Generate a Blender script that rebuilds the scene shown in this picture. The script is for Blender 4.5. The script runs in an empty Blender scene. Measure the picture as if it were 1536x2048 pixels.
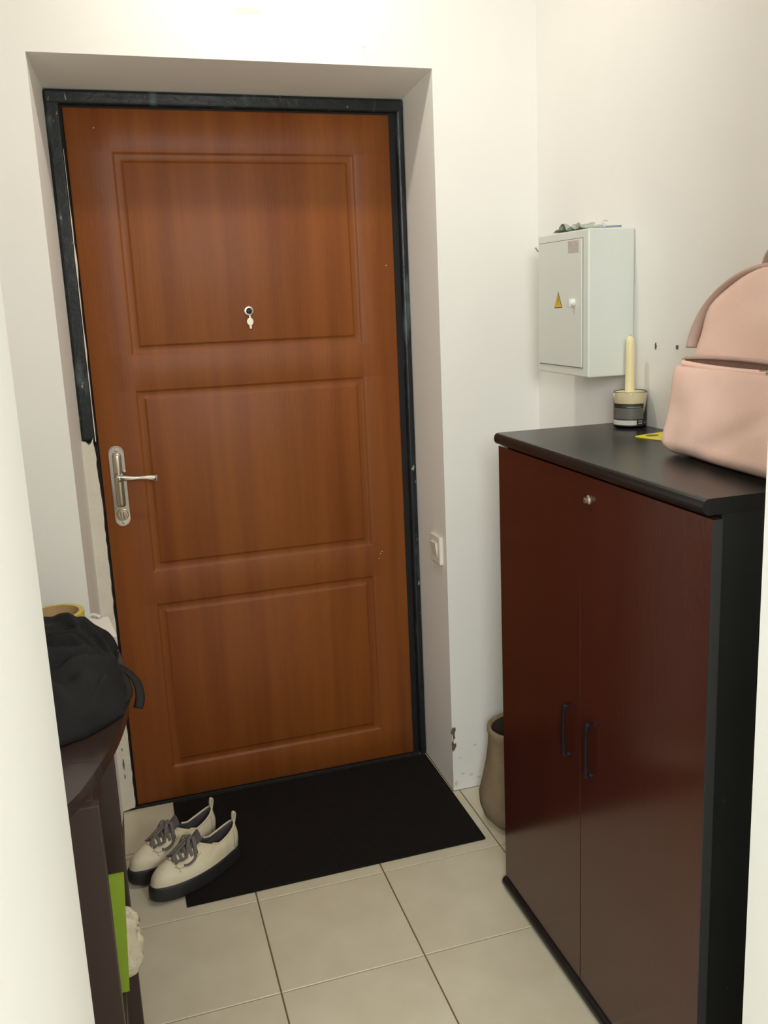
import bpy, bmesh, math, random
from mathutils import Vector, Matrix, noise
from mathutils.bvhtree import BVHTree
random.seed(4)
S = bpy.context.scene
COL = S.collection

# ---------------------------------------------------------------- camera
cam_d = bpy.data.cameras.new('camera')
cam = bpy.data.objects.new('camera', cam_d); COL.objects.link(cam); S.camera = cam
CAMP = Vector((.0585, -2.4107, 1.4867))
YAW, PIT, ROL, FPX, PPX, PPY = .3102, -.2091, -.0376, 1827.46, 58.38, -39.17
fw = Vector((math.sin(YAW)*math.cos(PIT), math.cos(YAW)*math.cos(PIT), math.sin(PIT)))
rt = Vector((math.cos(YAW), -math.sin(YAW), 0)); up = rt.cross(fw)
c_, s_ = math.cos(ROL), math.sin(ROL)
rt, up = c_*rt + s_*up, -s_*rt + c_*up
cam.matrix_world = Matrix(((rt.x, up.x, -fw.x, CAMP.x), (rt.y, up.y, -fw.y, CAMP.y), (rt.z, up.z, -fw.z, CAMP.z), (0, 0, 0, 1)))
cam_d.sensor_fit = 'VERTICAL'; cam_d.sensor_height = 24; cam_d.lens = 24*FPX/2048
cam_d.shift_x = -PPX/2048; cam_d.shift_y = PPY/2048
cam_d.clip_start = .02

# ---------------------------------------------------------------- world, lights, exposure
w = bpy.data.worlds.new('world'); S.world = w; w.use_nodes = True
w.node_tree.nodes['Background'].inputs[0].default_value = (.9, .95, 1, 1)
w.node_tree.nodes['Background'].inputs[1].default_value = .2
def lamp(name, kind, loc, power, color, size, target=None):
    d = bpy.data.lights.new(name, kind); d.energy = power; d.color = color
    if kind == 'AREA': d.shape = 'DISK'; d.size = size
    else: d.shadow_soft_size = size
    o = bpy.data.objects.new(name, d); COL.objects.link(o); o.location = loc
    if target is not None: o.rotation_euler = (Vector(target)-Vector(loc)).to_track_quat('-Z', 'Y').to_euler()
    return o
CEIL = 2.62
lamp('ceiling_lamp_light', 'AREA', (.50, -.42, CEIL-.03), 6.0, (1, .915, .82), .075, (.50, -.42, 0))
lamp('room_fill_left', 'AREA', (-.35, -3.7, 2.0), 50, (.96, 1.0, 1.0), .7, (.9, 0, .6))  # unseen fill light, added to lift the back wall and right reveal
lamp('room_fill_right', 'AREA', (1.0, -3.5, 2.0), 26, (1, 1, .985), .6, (0, -1.2, .9))  # unseen fill light, added for the left jamb and left wall
lamp('room_fill_side', 'AREA', (-.85, -3.0, 1.8), 10, (.97, 1.0, 1.0), .5, (.8, -1.6, 1.0))  # unseen extra fill, added to brighten the right jamb and backpack
S.view_settings.view_transform = 'Standard'; S.view_settings.look = 'None'
S.view_settings.gamma = 1; S.view_settings.use_curve_mapping = False
S.view_settings.exposure = 0.14

# ---------------------------------------------------------------- helpers
def srgb(r, g, b):
    f = lambda c: (c/255/12.92) if c/255 <= .04045 else ((c/255+.055)/1.055)**2.4
    return (f(r), f(g), f(b), 1)
def mat(name, col, rough=.5, metal=0, var=0, vscale=8, vstretch=(1, 1, 1), col2=None, bump=0, bscale=60, bstretch=(1, 1, 1), coat=0, trans=0, spots=None, spec=None, ior=None):
    m = bpy.data.materials.new(name); m.use_nodes = True; nt = m.node_tree; N = nt.nodes; L = nt.links
    b = N['Principled BSDF']; b.inputs['Base Color'].default_value = col
    b.inputs['Roughness'].default_value = rough; b.inputs['Metallic'].default_value = metal
    if coat: b.inputs['Coat Weight'].default_value = coat; b.inputs['Coat Roughness'].default_value = .12
    if trans: b.inputs['Transmission Weight'].default_value = trans
    if spec is not None: b.inputs['Specular IOR Level'].default_value = spec
    if ior: b.inputs['IOR'].default_value = ior
    tc = N.new('ShaderNodeTexCoord')
    src = None
    if var or col2:
        mp = N.new('ShaderNodeMapping'); mp.inputs['Scale'].default_value = vstretch
        L.new(tc.outputs['Object'], mp.inputs['Vector'])
        n = N.new('ShaderNodeTexNoise'); n.inputs['Scale'].default_value = vscale; n.inputs['Detail'].default_value = 5
        L.new(mp.outputs[0], n.inputs['Vector'])
        r = N.new('ShaderNodeValToRGB'); r.color_ramp.elements[0].position = .3; r.color_ramp.elements[1].position = .7
        c2 = col2 or tuple(x*(1-var) for x in col[:3])+(1,)
        r.color_ramp.elements[0].color = c2; r.color_ramp.elements[1].color = col
        L.new(n.outputs[0], r.inputs[0]); src = r.outputs[0]
    if spots:
        for (sc, thr, width, scol, st) in spots:
            mp = N.new('ShaderNodeMapping'); mp.inputs['Scale'].default_value = st
            L.new(tc.outputs['Object'], mp.inputs['Vector'])
            n = N.new('ShaderNodeTexNoise'); n.inputs['Scale'].default_value = sc; n.inputs['Detail'].default_value = 3
            L.new(mp.outputs[0], n.inputs['Vector'])
            r = N.new('ShaderNodeMapRange'); r.inputs['From Min'].default_value = thr; r.inputs['From Max'].default_value = thr+width
            L.new(n.outputs[0], r.inputs[0])
            mx = N.new('ShaderNodeMix'); mx.data_type = 'RGBA'; mx.inputs[7].default_value = scol
            if src: L.new(src, mx.inputs[6])
            else: mx.inputs[6].default_value = col
            L.new(r.outputs[0], mx.inputs[0]); src = mx.outputs[2]
    if src: L.new(src, b.inputs['Base Color'])
    if bump:
        mp = N.new('ShaderNodeMapping'); mp.inputs['Scale'].default_value = bstretch
        L.new(tc.outputs['Object'], mp.inputs['Vector'])
        n = N.new('ShaderNodeTexNoise'); n.inputs['Scale'].default_value = bscale; n.inputs['Detail'].default_value = 4
        L.new(mp.outputs[0], n.inputs['Vector'])
        bp = N.new('ShaderNodeBump'); bp.inputs['Strength'].default_value = bump; bp.inputs['Distance'].default_value = .004
        L.new(n.outputs[0], bp.inputs['Height']); L.new(bp.outputs[0], b.inputs['Normal'])
    return m

def obj(name, bm, m, parent=None, smooth=False, kind=None, label=None, loc=None):
    bmesh.ops.recalc_face_normals(bm, faces=bm.faces[:]) if bm.faces else None
    me = bpy.data.meshes.new(name); bm.to_mesh(me); bm.free()
    ms = m if isinstance(m, (list, tuple)) else [m]
    for q in ms: me.materials.append(q)
    if smooth:
        for p in me.polygons: p.use_smooth = True
    o = bpy.data.objects.new(name, me); COL.objects.link(o)
    if loc: o.location = loc
    if parent: o.parent = parent
    if kind: o['kind'] = kind
    if label: o['label'] = label
    return o
def thing(name, label, cat, loc=(0, 0, 0), rz=0, group=None):
    o = bpy.data.objects.new(name, None); COL.objects.link(o); o.empty_display_size = .05
    o.location = loc; o.rotation_euler = (0, 0, rz); tag(o, label, cat, group); return o
def tag(o, label, cat, group=None):
    o['label'] = label; o['category'] = cat
    if group: o['group'] = group
    return o
def struct(name, bm, m, smooth=False):
    return obj(name, bm, m, None, smooth, 'structure')
def box(bm, x0, x1, y0, y1, z0, z1, bev=0, seg=2):
    g = bmesh.ops.create_cube(bm, size=1)
    for v in g['verts']:
        v.co = Vector(((x0+x1)/2+v.co.x*(x1-x0), (y0+y1)/2+v.co.y*(y1-y0), (z0+z1)/2+v.co.z*(z1-z0)))
    if bev:
        es = list({e for v in g['verts'] for e in v.link_edges})
        bmesh.ops.bevel(bm, geom=es, offset=bev, segments=seg, affect='EDGES', profile=.5)
def B(x0, x1, y0, y1, z0, z1, bev=0, seg=2):
    bm = bmesh.new(); box(bm, min(x0, x1), max(x0, x1), min(y0, y1), max(y0, y1), z0, z1, bev, seg); return bm
def hexa(bm, pts):
    v = [bm.verts.new(p) for p in pts]
    for f in ((0, 1, 2, 3), (7, 6, 5, 4), (0, 4, 5, 1), (1, 5, 6, 2), (2, 6, 7, 3), (3, 7, 4, 0)):
        bm.faces.new([v[i] for i in f])
def prism(bm, pts, ax, a, b):
    """closed 2D outline extruded along axis ax between a and b"""
    def P(p, t):
        l = list(p); l.insert(ax, t); return Vector(l)
    A = [bm.verts.new(P(p, a)) for p in pts]; Bv = [bm.verts.new(P(p, b)) for p in pts]
    bm.faces.new(A); bm.faces.new(Bv[::-1]); n = len(pts)
    for i in range(n): bm.faces.new((A[i], A[(i+1) % n], Bv[(i+1) % n], Bv[i]))
def loft(bm, rings, closed=True, cap0=False, cap1=False):
    R = [[bm.verts.new(p) for p in r] for r in rings]; n = len(R[0])
    for a, b in zip(R, R[1:]):
        for i in range(n if closed else n-1):
            j = (i+1) % n
            bm.faces.new((a[i], a[j], b[j], b[i]))
    if cap0: bm.faces.new(R[0][::-1])
    if cap1: bm.faces.new(R[-1])
    return R
def lathe(bm, prof, c=(0, 0), n=32, cap0=True, cap1=True):
    loft(bm, [[Vector((c[0]+r*math.cos(2*math.pi*i/n), c[1]+r*math.sin(2*math.pi*i/n), z)) for i in range(n)] for r, z in prof], True, cap0, cap1)
def smooth_path(pts, n=6):
    P = [Vector(p) for p in pts]; out = []
    for i in range(len(P)-1):
        p0 = P[max(i-1, 0)]; p1 = P[i]; p2 = P[i+1]; p3 = P[min(i+2, len(P)-1)]
        for k in range(n):
            t = k/n
            out.append(.5*((2*p1)+(p2-p0)*t+(2*p0-5*p1+4*p2-p3)*t*t+(3*p1-p0-3*p2+p3)*t**3))
    out.append(P[-1]); return out
def tube(bm, pts, r, n=8, flat=None, upv=(0, 0, 1), smooth=6, taper=None):
    """tube along a path; flat=(a,b) gives an elliptic section, a across, b along upv"""
    P = smooth_path(pts, smooth) if smooth else [Vector(p) for p in pts]
    rings = []
    for i, p in enumerate(P):
        t = (P[min(i+1, len(P)-1)]-P[max(i-1, 0)]).normalized()
        u = Vector(upv); s = t.cross(u)
        if s.length < 1e-4: s = t.cross(Vector((1, 0, 0)))
        s.normalize(); u = s.cross(t).normalized()
        k = taper(i/(len(P)-1)) if taper else 1
        a, b = (flat if flat else (r, r))
        rings.append([p+s*(a*k*math.cos(2*math.pi*j/n))+u*(b*k*math.sin(2*math.pi*j/n)) for j in range(n)])
    loft(bm, rings, True, True, True)
def mod(o, kind, **kw):
    m = o.modifiers.new(kind.lower(), kind)
    for k, v in kw.items(): setattr(m, k, v)
    return m

# ---------------------------------------------------------------- materials
M = {}
M['wall'] = mat('painted_wall', srgb(243, 241, 234), .55, var=.03, vscale=2.5, bump=.12, bscale=45)
M['wall_r'] = mat('painted_wall_right', srgb(243, 241, 235), .5, var=.03, vscale=2, bump=.12, bscale=45)
M['jamb'] = mat('painted_jamb', srgb(240, 240, 234), .6, var=.02, vscale=3, bump=.1, bscale=45)
M['ceil'] = mat('ceiling_paint', srgb(245, 243, 238), .8, var=.02, bump=.05)
M['plaster'] = mat('plaster', srgb(228, 220, 203), .75, var=.08, vscale=20, bump=.5, bscale=70)
M['chip'] = mat('bare_plaster', srgb(110, 98, 80), .9, var=.35, vscale=80, bump=.5)
M['stain'] = mat('wall_smudge', srgb(222, 218, 206), .8, var=.1, vscale=40)
M['tile'] = mat('beige_tile', srgb(214, 206, 182), .28, col2=srgb(204, 195, 170), vscale=9, bump=.05, bscale=14)
M['grout'] = mat('grout', srgb(120, 98, 68), .9, var=.3, vscale=30, bump=.3)
M['doorwood'] = mat('door_wood', srgb(144, 82, 32), .42, spec=.32, col2=srgb(122, 64, 23), vscale=7, vstretch=(2.6, 1, .12), bump=.12, bscale=120, bstretch=(3, 1, .06),
                    spots=[(30, .58, .4, srgb(126, 70, 36), (3, 1, .05))])
M['steel'] = mat('black_frame_paint', srgb(32, 37, 38), .34, spec=.35, col2=srgb(24, 27, 28), vscale=10, bump=.35, bscale=45,
                 spots=[(20, .57, .12, srgb(72, 82, 82), (1, 1, .3)), (55, .665, .05, srgb(165, 165, 152), (1, 1, .5))])
M['gap_shade_sill'] = mat('dark_gap', srgb(16, 14, 13), .7, var=.2)
M['chrome'] = mat('brushed_chrome', srgb(205, 200, 192), .16, 1, var=.04, vscale=20)
M['chrome2'] = mat('satin_nickel', srgb(190, 180, 164), .33, 1, var=.05, vscale=30)
M['lens'] = mat('dark_lens', srgb(50, 40, 40), .1, var=.1)
M['mat'] = mat('mat_rubber', srgb(29, 25, 23), .92, spec=.15, var=.25, vscale=50, bump=.6, bscale=300)
M['mahog'] = mat('mahogany', srgb(70, 31, 23), .17, col2=srgb(65, 28, 21), vscale=8, vstretch=(1, 3, .15), bump=.03, bscale=90, bstretch=(1, 3, .1))
M['black'] = mat('black_laminate', srgb(30, 29, 28), .27, spec=.38, var=.2, vscale=30, bump=.05, bscale=200)
M['blackside'] = mat('black_side', srgb(27, 30, 30), .36, var=.2, vscale=9, bump=.08, bscale=60, spots=[(90, .76, .03, srgb(140, 140, 130), (1, 1, 1))])
M['blackhandle'] = mat('black_plastic', srgb(24, 18, 20), .5, spec=.25, var=.1)
M['boxmetal'] = mat('box_enamel', srgb(222, 226, 218), .35, var=.02, bump=.03)
M['yellow'] = mat('sign_yellow', srgb(222, 186, 48), .5, var=.05)
M['signblack'] = mat('sign_black', srgb(70, 62, 30), .5, var=.1)
M['greylabel'] = mat('grey_label', srgb(196, 189, 182), .6, col2=srgb(180, 172, 166), vscale=60)
M['wax'] = mat('cream_wax', srgb(240, 226, 178), .42, var=.04, vscale=20)
M['wax'].node_tree.nodes['Principled BSDF'].inputs['Subsurface Weight'].default_value = .25
M['wax'].node_tree.nodes['Principled BSDF'].inputs['Subsurface Radius'].default_value = (.02, .014, .006)
M['glass'] = mat('jar_glass', (1, 1, 1, 1), .03, trans=1, ior=1.45, var=.001)
M['lab_black'] = mat('label_black', srgb(38, 34, 32), .5, var=.1)
M['lab_grey'] = mat('label_grey', srgb(86, 84, 76), .5, col2=srgb(100, 98, 90), vscale=60, vstretch=(1, 1, 12))
M['lab_white'] = mat('label_white', srgb(205, 203, 190), .6, col2=srgb(185, 184, 172), vscale=200)
M['cardyellow'] = mat('yellow_card', srgb(244, 226, 40), .4, var=.04, vscale=30)
M['hole'] = mat('card_print', srgb(112, 104, 70), .5, var=.1)
M['pink'] = mat('pink_leatherette', srgb(246, 213, 198), .5, col2=srgb(240, 202, 186), vscale=7, bump=.12, bscale=260)
M['pinkdark'] = mat('pink_piping', srgb(196, 166, 154), .55, var=.08, vscale=30, bump=.2, bscale=200)
M['pinkin'] = mat('slot_shade', srgb(120, 90, 78), .8, var=.2, vscale=30)
M['felt'] = mat('taupe_felt', srgb(150, 132, 104), .95, col2=srgb(126, 108, 84), vscale=14, bump=.5, bscale=140)
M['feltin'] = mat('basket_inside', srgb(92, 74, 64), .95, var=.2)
M['switch'] = mat('switch_plastic', srgb(232, 226, 212), .35, var=.02)
M['espresso'] = mat('espresso_wood', srgb(62, 46, 42), .2, col2=srgb(50, 37, 34), vscale=9, vstretch=(1, 1, .2), bump=.05, bscale=90)
M['espresso_r'] = mat('espresso_side', srgb(60, 45, 41), .4, col2=srgb(50, 37, 34), vscale=9, vstretch=(1, 1, .2), bump=.05, bscale=90)
M['tape'] = mat('yellow_tape', srgb(206, 186, 58), .35, var=.08, vscale=40, vstretch=(1, 1, .1))
M['tapecore'] = mat('cardboard_core', srgb(190, 158, 108), .8, var=.08, vscale=30)
M['cloth'] = mat('black_cloth', srgb(38, 38, 38), .8, spec=.25, col2=srgb(22, 22, 23), vscale=9, bump=.25, bscale=220)
M['strap'] = mat('black_strap', srgb(28, 26, 26), .6, spec=.25, var=.15, vscale=60, bump=.3, bscale=300)
M['paper'] = mat('white_paper', srgb(236, 233, 226), .6, var=.02)
M['clear'] = mat('pale_plastic', srgb(226, 222, 214), .2, var=.04)
M['green'] = mat('lime_board', srgb(140, 168, 44), .5, var=.05, vscale=4)
M['beige'] = mat('beige_cotton', srgb(214, 204, 180), .85, col2=srgb(200, 188, 160), vscale=12, bump=.3, bscale=160)
M['shoe'] = mat('shoe_leather', srgb(226, 216, 188), .45, col2=srgb(212, 200, 168), vscale=14, bump=.1, bscale=150)
M['sole'] = mat('black_rubber', srgb(38, 39, 39), .55, var=.15, vscale=30, bump=.1)
M['lining'] = mat('grey_lining', srgb(98, 92, 92), .85, col2=srgb(78, 72, 74), vscale=25, bump=.2)
M['lace'] = mat('grey_lace', srgb(122, 114, 106), .85, var=.2, vscale=120, bump=.5, bscale=400)
M['seam'] = mat('seam_thread', srgb(150, 136, 108), .7, var=.1)
M['glow'] = mat('lamp_glass', (1, .95, .85, 1), .4, var=.01)
gb = M['glow'].node_tree.nodes['Principled BSDF']; gb.inputs['Emission Color'].default_value = (1, .9, .75, 1); gb.inputs['Emission Strength'].default_value = 3
M['foil'] = mat('grey_green_plastic', srgb(200, 208, 196), .2, col2=srgb(128, 142, 122), vscale=26, trans=.15)
M['blade'] = mat('dark_blue_steel', srgb(90, 98, 112), .3, .6, var=.1)

# ---------------------------------------------------------------- the shell
XL, XR = -.40, 1.226          # left and right walls of the entry
RL, RR, RT = -.060, .926, 2.0714   # opening of the reveal in the wall plane (y=0)
FL, FR, FT, DY = -.043, .9274, 2.0478, .264
bm = bmesh.new()
y1 = .40
def slab(x0, x1, x0b, x1b, z0, z1, z0b, z1b):
    hexa(bm, [(x0, 0, z0), (x1, 0, z0), (x1, 0, z1), (x0, 0, z1), (x0b, y1, z0b), (x1b, y1, z0b), (x1b, y1, z1b), (x0b, y1, z1b)])
k = y1/DY
il, ir, it = RL+(FL-RL)*k, RR+(FR-RR)*k, RT+(FT-RT)*k
slab(XL-.1, RL, XL-.1, il, 0, CEIL, 0, CEIL)
slab(RR, XR+.1, ir, XR+.1, 0, CEIL, 0, CEIL)
slab(RL, RR, il, ir, RT, CEIL, it, CEIL)
box(bm, XL-.1, XR+.1, y1, y1+.06, 0, CEIL)
wb = struct('wall_back', bm, M['wall'])
wr = struct('wall_right', B(XR, XR+.1, -1.5, 0, 0, CEIL), M['wall_r'])
wl = struct('wall_left', B(XL-.1, XL, -1.5, 0, 0, CEIL), M['wall'])
struct('ceiling', B(-1.8, 2.6, -4.6, .46, CEIL, CEIL+.08), M['ceil'])
# partition with the opening the photograph is taken through
JL, JR, YP = -.029, .805, -2.2
bm = bmesh.new()
box(bm, -1.8, JL, YP, -1.5, 0, CEIL, 0); box(bm, JR, 2.6, YP, -1.5, 0, CEIL, 0)
box(bm, JL, JR, YP, -1.5, 2.35, CEIL, 0)
struct('wall_front', bm, M['jamb'])
bm = bmesh.new()
box(bm, -1.9, -1.8, -4.6, YP, 0, CEIL); box(bm, 2.6, 2.7, -4.6, YP, 0, CEIL); box(bm, -1.9, 2.7, -4.7, -4.6, 0, CEIL)
struct('wall_outer', bm, mat('far_room_paint', srgb(205, 205, 203), .8, var=.05))

# floor of single tiles
fl = struct('floor', B(-1.9, 2.7, -4.7, .46, -.06, -.0035), M['grout'])
T, TX, TY, g = .335, .275, -.3127, .0016
tile_mesh = {}
def tile(x0, x1, y0, y1):
    key = (round(x1-x0, 4), round(y1-y0, 4))
    if key not in tile_mesh:
        b = bmesh.new(); hx, hy = (x1-x0)/2, (y1-y0)/2
        v = lambda s, z: [b.verts.new((sx*(hx-s), sy*(hy-s), z)) for sx, sy in ((-1, -1), (1, -1), (1, 1), (-1, 1))]
        A, Bq, Cq = v(0, -.0034), v(0, -.0012), v(.0012, 0)
        for p, q in ((A, Bq), (Bq, Cq)):
            for i in range(4): b.faces.new((p[i], p[(i+1) % 4], q[(i+1) % 4], q[i]))
        b.faces.new(Cq); b.faces.new(A[::-1])
        me = bpy.data.meshes.new('tile'); b.to_mesh(me); b.free(); me.materials.append(M['tile']); tile_mesh[key] = me
    o = bpy.data.objects.new('tile', tile_mesh[key]); COL.objects.link(o); o.parent = fl
    o.location = ((x0+x1)/2, (y0+y1)/2, random.uniform(-.0002, .0001))
def floor_region(X0, X1, Y0, Y1):
    for i in range(-8, 9):
        for j in range(-14, 4):
            x0, x1, y0, yy = TX+i*T, TX+(i+1)*T, TY+j*T, TY+(j+1)*T
            a, b_, c, d = max(x0, X0), min(x1, X1), max(y0, Y0), min(yy, Y1)
            if b_-a > .01 and d-c > .01: tile(a+g, b_-g, c+g, d-g)
floor_region(XL, XR, -1.5, 0); floor_region(RL+.015, RR, 0, .262)
floor_region(JL, JR, YP, -1.5); floor_region(-1.8, 2.6, -4.0, YP)

# plaster chips and dirt at the foot of the reveal corner (children of the wall)
def blob(name, c, rx, rz, plane='y', depth=.0015, m=None, parent=None, seed=0, n=14, j=.35):
    b = bmesh.new(); rnd = random.Random(seed); pts = []
    for i in range(n):
        a = 2*math.pi*i/n; k_ = 1+rnd.uniform(-j, j)
        pts.append((rx*k_*math.cos(a), rz*k_*math.sin(a)))
    if plane == 'y': prism(b, pts, 1, -depth, 0)
    else: prism(b, pts, 0, -depth, 0)
    o = obj(name, b, m, parent, loc=c); return o
blob('plaster_chip', (.9305, -.0002, .192), .0065, .020, m=M['chip'], parent=wb, seed=1, j=.45)
blob('plaster_chip', (.930, -.0002, .148), .006, .016, m=M['chip'], parent=wb, seed=2, j=.45)
for i, (x, z, rx, rz) in enumerate(((.958, .052, .007, .003), (.985, .043, .006, .004), (1.01, .03, .008, .003), (.935, .022, .006, .010), (.95, .105, .005, .002), (1.0, .14, .006, .003))):
    blob('smudge', (x, -.0001, z), rx, rz, depth=.0004, m=M['stain'], parent=wb, seed=10+i, j=.2)
blob('smudge', (.455, -.0001, 2.185), .035, .008, depth=.0004, m=mat('wall_smudge_faint', srgb(222, 215, 200), .7, var=.04), parent=wb, seed=31, j=.2)
blob('smudge', (.745, -.0001, 2.115), .004, .004, depth=.0004, m=M['stain'], parent=wb, seed=32, j=.2)
blob('plug_hole', (XR-.0002, -.601, 1.362), .0035, .007, plane='x', depth=.001, m=M['chip'], parent=wr, seed=3)
blob('plug_hole', (XR-.0002, -.683, 1.362), .0045, .006, plane='x', depth=.001, m=M['chip'], parent=wr, seed=4)

# ---------------------------------------------------------------- entrance door
door = bpy.data.objects.new('door_1', None); COL.objects.link(door); door['kind'] = 'structure'
W, H = .8834, 2.005
# leaf with three moulded fields, height field on a non-uniform grid
panels = [(.108, .775, 1.359, 1.897), (.114, .775, .734, 1.263), (.118, .778, .111, .637)]
prof = [0, .0015, .003, .0045, .006, .0075, .022, .0235, .025, .0265, .028, .0295]
def hgt(d):
    ss = lambda t: t*t*(3-2*t)
    if d <= 0: return 0
    if d < .0075: return .0045*ss(d/.0075)
    if d < .022: return .0045
    if d < .0295: return .0045*(1-ss((d-.022)/.0075))
    return 0
px0, px1 = .111, .776
xs = sorted({0, .003, W-.003, W} | {round(px0+d, 5) for d in prof} | {round(px1-d, 5) for d in prof})
zs = {.010, .013, H-.003, H}
for _, _, a, b_ in panels: zs |= {round(a+d, 5) for d in prof} | {round(b_-d, 5) for d in prof}
zs = sorted(zs)
bm = bmesh.new()
def yy(x, z):
    e = .0025 if (x in (0, W) or z in (.010, H)) else 0
    for _, _, a, b_ in panels:
        d = min(x-px0, px1-x, z-a, b_-z)
        if d > 0: return DY+hgt(d)+e
    return DY+e
G = [[bm.verts.new((x, yy(x, z), z)) for z in zs] for x in xs]
for i in range(len(xs)-1):
    for j in range(len(zs)-1): bm.faces.new((G[i][j], G[i+1][j], G[i+1][j+1], G[i][j+1]))
e_ = [e for e in bm.edges if e.is_boundary]
r = bmesh.ops.extrude_edge_only(bm, edges=e_)
for v in r['geom']:
    if isinstance(v, bmesh.types.BMVert): v.co.y = DY+.05
o = obj('door_leaf', bm, M['doorwood'], door, smooth=True, label='reddish brown wooden leaf with three moulded fields')
mod(o, 'EDGE_SPLIT', split_angle=math.radians(50))
for x, z in ((.073, 1.955), (.858, 1.585), (.800, .705), (.806, .712), (.795, .69)):
    blob_pts = [(x+.0016*math.cos(a_), z+.0016*math.sin(a_)) for a_ in (0, 1.2, 2.4, 3.6, 4.9)]
    bm = bmesh.new(); prism(bm, blob_pts, 1, DY-.0004, DY+.0003); obj('paint_speck', bm, M['plaster'], o)
# steel frame: top, right and the upper left part that plaster leaves free
fy = DY-.010
frame = bpy.data.objects.new('door_frame', None)
bm = bmesh.new()
def rough_bar(bm, x0, x1, z0, z1, ya, yb, bev=.006, seed=0):
    box(bm, x0, x1, ya, yb, z0, z1, bev, 3)
rough_bar(bm, FL, FR-.0005, 2.012, FT-.0005, fy, DY+.06, .007)
rough_bar(bm, FL+.0005, -.006, 1.135, 2.02, fy+.0005, DY+.06, .007)
rough_bar(bm, .905, FR-.0008, .001, 2.02, fy+.0005, DY+.06, .007)
obj('door_frame', bm, [M['steel']], door, label='black painted steel frame, scratched, plastered over at lower left')
obj('door_stop', B(-.006, .905, DY+.012, DY+.055, 0, 2.02), M['gap_shade_sill'], door)  # near-black colour stands for the shade between leaf and frame
obj('threshold', B(-.012, .9, DY-.006, DY+.01, .0, .0085, .002), M['gap_shade_sill'], door)
# plaster lining over the frame on the left
bm = bmesh.new(); rnd = random.Random(8)
pts = [(FL-.012, 0)]
n = 60
edge = []
for i in range(n+1):
    z = .012+i*(1.10-.012)/n
    edge.append((-.0075+rnd.uniform(-.0016, .0012)-(.003 if z > 1.02 else 0)+.006*(1-z/1.1)*0, z))
pts = [(FL-.012, .003)]+edge+[(-.014, 1.128), (-.012, 1.142), (-.020, 1.126), (-.026, 1.122), (-.034, 1.131), (FL-.012, 1.136)]
prism(bm, pts, 1, fy-.003, DY+.012)
obj('plaster_edge', bm, M['plaster'], door, label='white plaster covering the lower left frame')
bm = bmesh.new()
L_, R_ = [], []
for i in range(50):
    z = 1.13+i*.77/49
    ww = .0035*(.35+.65*abs(noise.noise(Vector((0, 0, z*9))))*1.6)*(1 if z < 1.75 else .5)
    L_.append((-.0072-ww*.3, z)); R_.append((-.0072+ww, z))
prism(bm, L_+R_[::-1], 1, fy-.001, DY+.012)
obj('plaster_edge', bm, M['plaster'], door, label='thin ragged white line beside the leaf')

for z, rx, rz in ((.155, .0025, .017), (.118, .0015, .008), (.205, .0015, .005)):
    blob('scuff', (-.028, fy-.0031, z), rx, rz, depth=.0004, m=M['chip'], parent=door, seed=int(z*1000), j=.3)
# long plate handle
hd = bpy.data.objects.new('door_handle', None)
def plate(bm, cx, z0, z1, hw, ya, yb, n=12):
    pts = []
    for i in range(n+1): a = math.pi*i/n; pts.append((cx+hw*math.cos(a), z1-hw+hw*math.sin(a)))
    for i in range(n+1): a = math.pi+math.pi*i/n; pts.append((cx+hw*math.cos(a), z0+hw+hw*math.sin(a)))
    prism(bm, pts, 1, ya, yb)
HX = .0435
bm = bmesh.new(); plate(bm, HX, .882, 1.113, .0205, DY-.006, DY)
es = [e for e in bm.edges if all(v.co.y < DY-.005 for v in e.verts)]
bmesh.ops.bevel(bm, geom=es, offset=.003, segments=3, affect='EDGES')
hplate = obj('door_handle', bm, M['chrome'], door, label='chrome lever handle on a long rounded plate')
bm = bmesh.new()
pr = []
for i in range(13):   # raised D-shaped spine of the plate
    a = math.pi*i/12; pr.append((HX+.0125*math.cos(a), DY-.006-.008*math.sin(a)))
rings = []
for z, k_ in ((.938, .2), (.941, .7), (.946, 1), (1.082, 1), (1.089, .8), (1.093, .2)):
    rings.append([Vector((HX+(x-HX)*(.6+.4*k_), DY-.006+(y_-DY+.006)*k_, z)) for x, y_ in pr])
loft(bm, rings, False)
obj('plate_rib', bm, M['chrome2'], hplate, smooth=True)
bm = bmesh.new()   # lever
b2 = bmesh.new(); lathe(b2, [(.012, 0), (.0125, .004), (.0105, .010), (.0095, .030), (.0105, .034), (.0095, .040), (.004, .0425)], n=24)
b2.transform(Matrix.Translation((HX+.001, DY-.008, 1.027)) @ Matrix.Rotation(math.pi/2, 4, 'X')); me = bpy.data.meshes.new('t'); b2.to_mesh(me); b2.free(); bm.from_mesh(me)
tube(bm, [(HX-.004, DY-.044, 1.029), (HX+.016, DY-.047, 1.0265), (HX+.040, DY-.048, 1.0245), (HX+.068, DY-.047, 1.0235), (HX+.096, DY-.045, 1.020), (HX+.103, DY-.045, 1.019)], 0, 14,
     upv=(0, 0, 1), flat=(.0055, .0095), taper=lambda t: 1.1-.75*math.sin(min(t, .62)/.62*math.pi/2)*.8+(.9*((t-.5)/.5)**1.3 if t > .5 else 0))
obj('lever', bm, M['chrome'], hplate, smooth=True)
b2 = bmesh.new(); lathe(b2, [(.0165, 0), (.0165, .004), (.0145, .0065), (.011, .0068), (.010, .003)], n=28)
b2.transform(Matrix.Translation((HX, DY-.006, .915)) @ Matrix.Rotation(math.pi/2, 4, 'X')); box(b2, HX-.0045, HX+.0045, DY-.019, DY-.008, .904, .927, .002)
obj('thumb_turn', b2, M['chrome2'], hplate)
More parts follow.
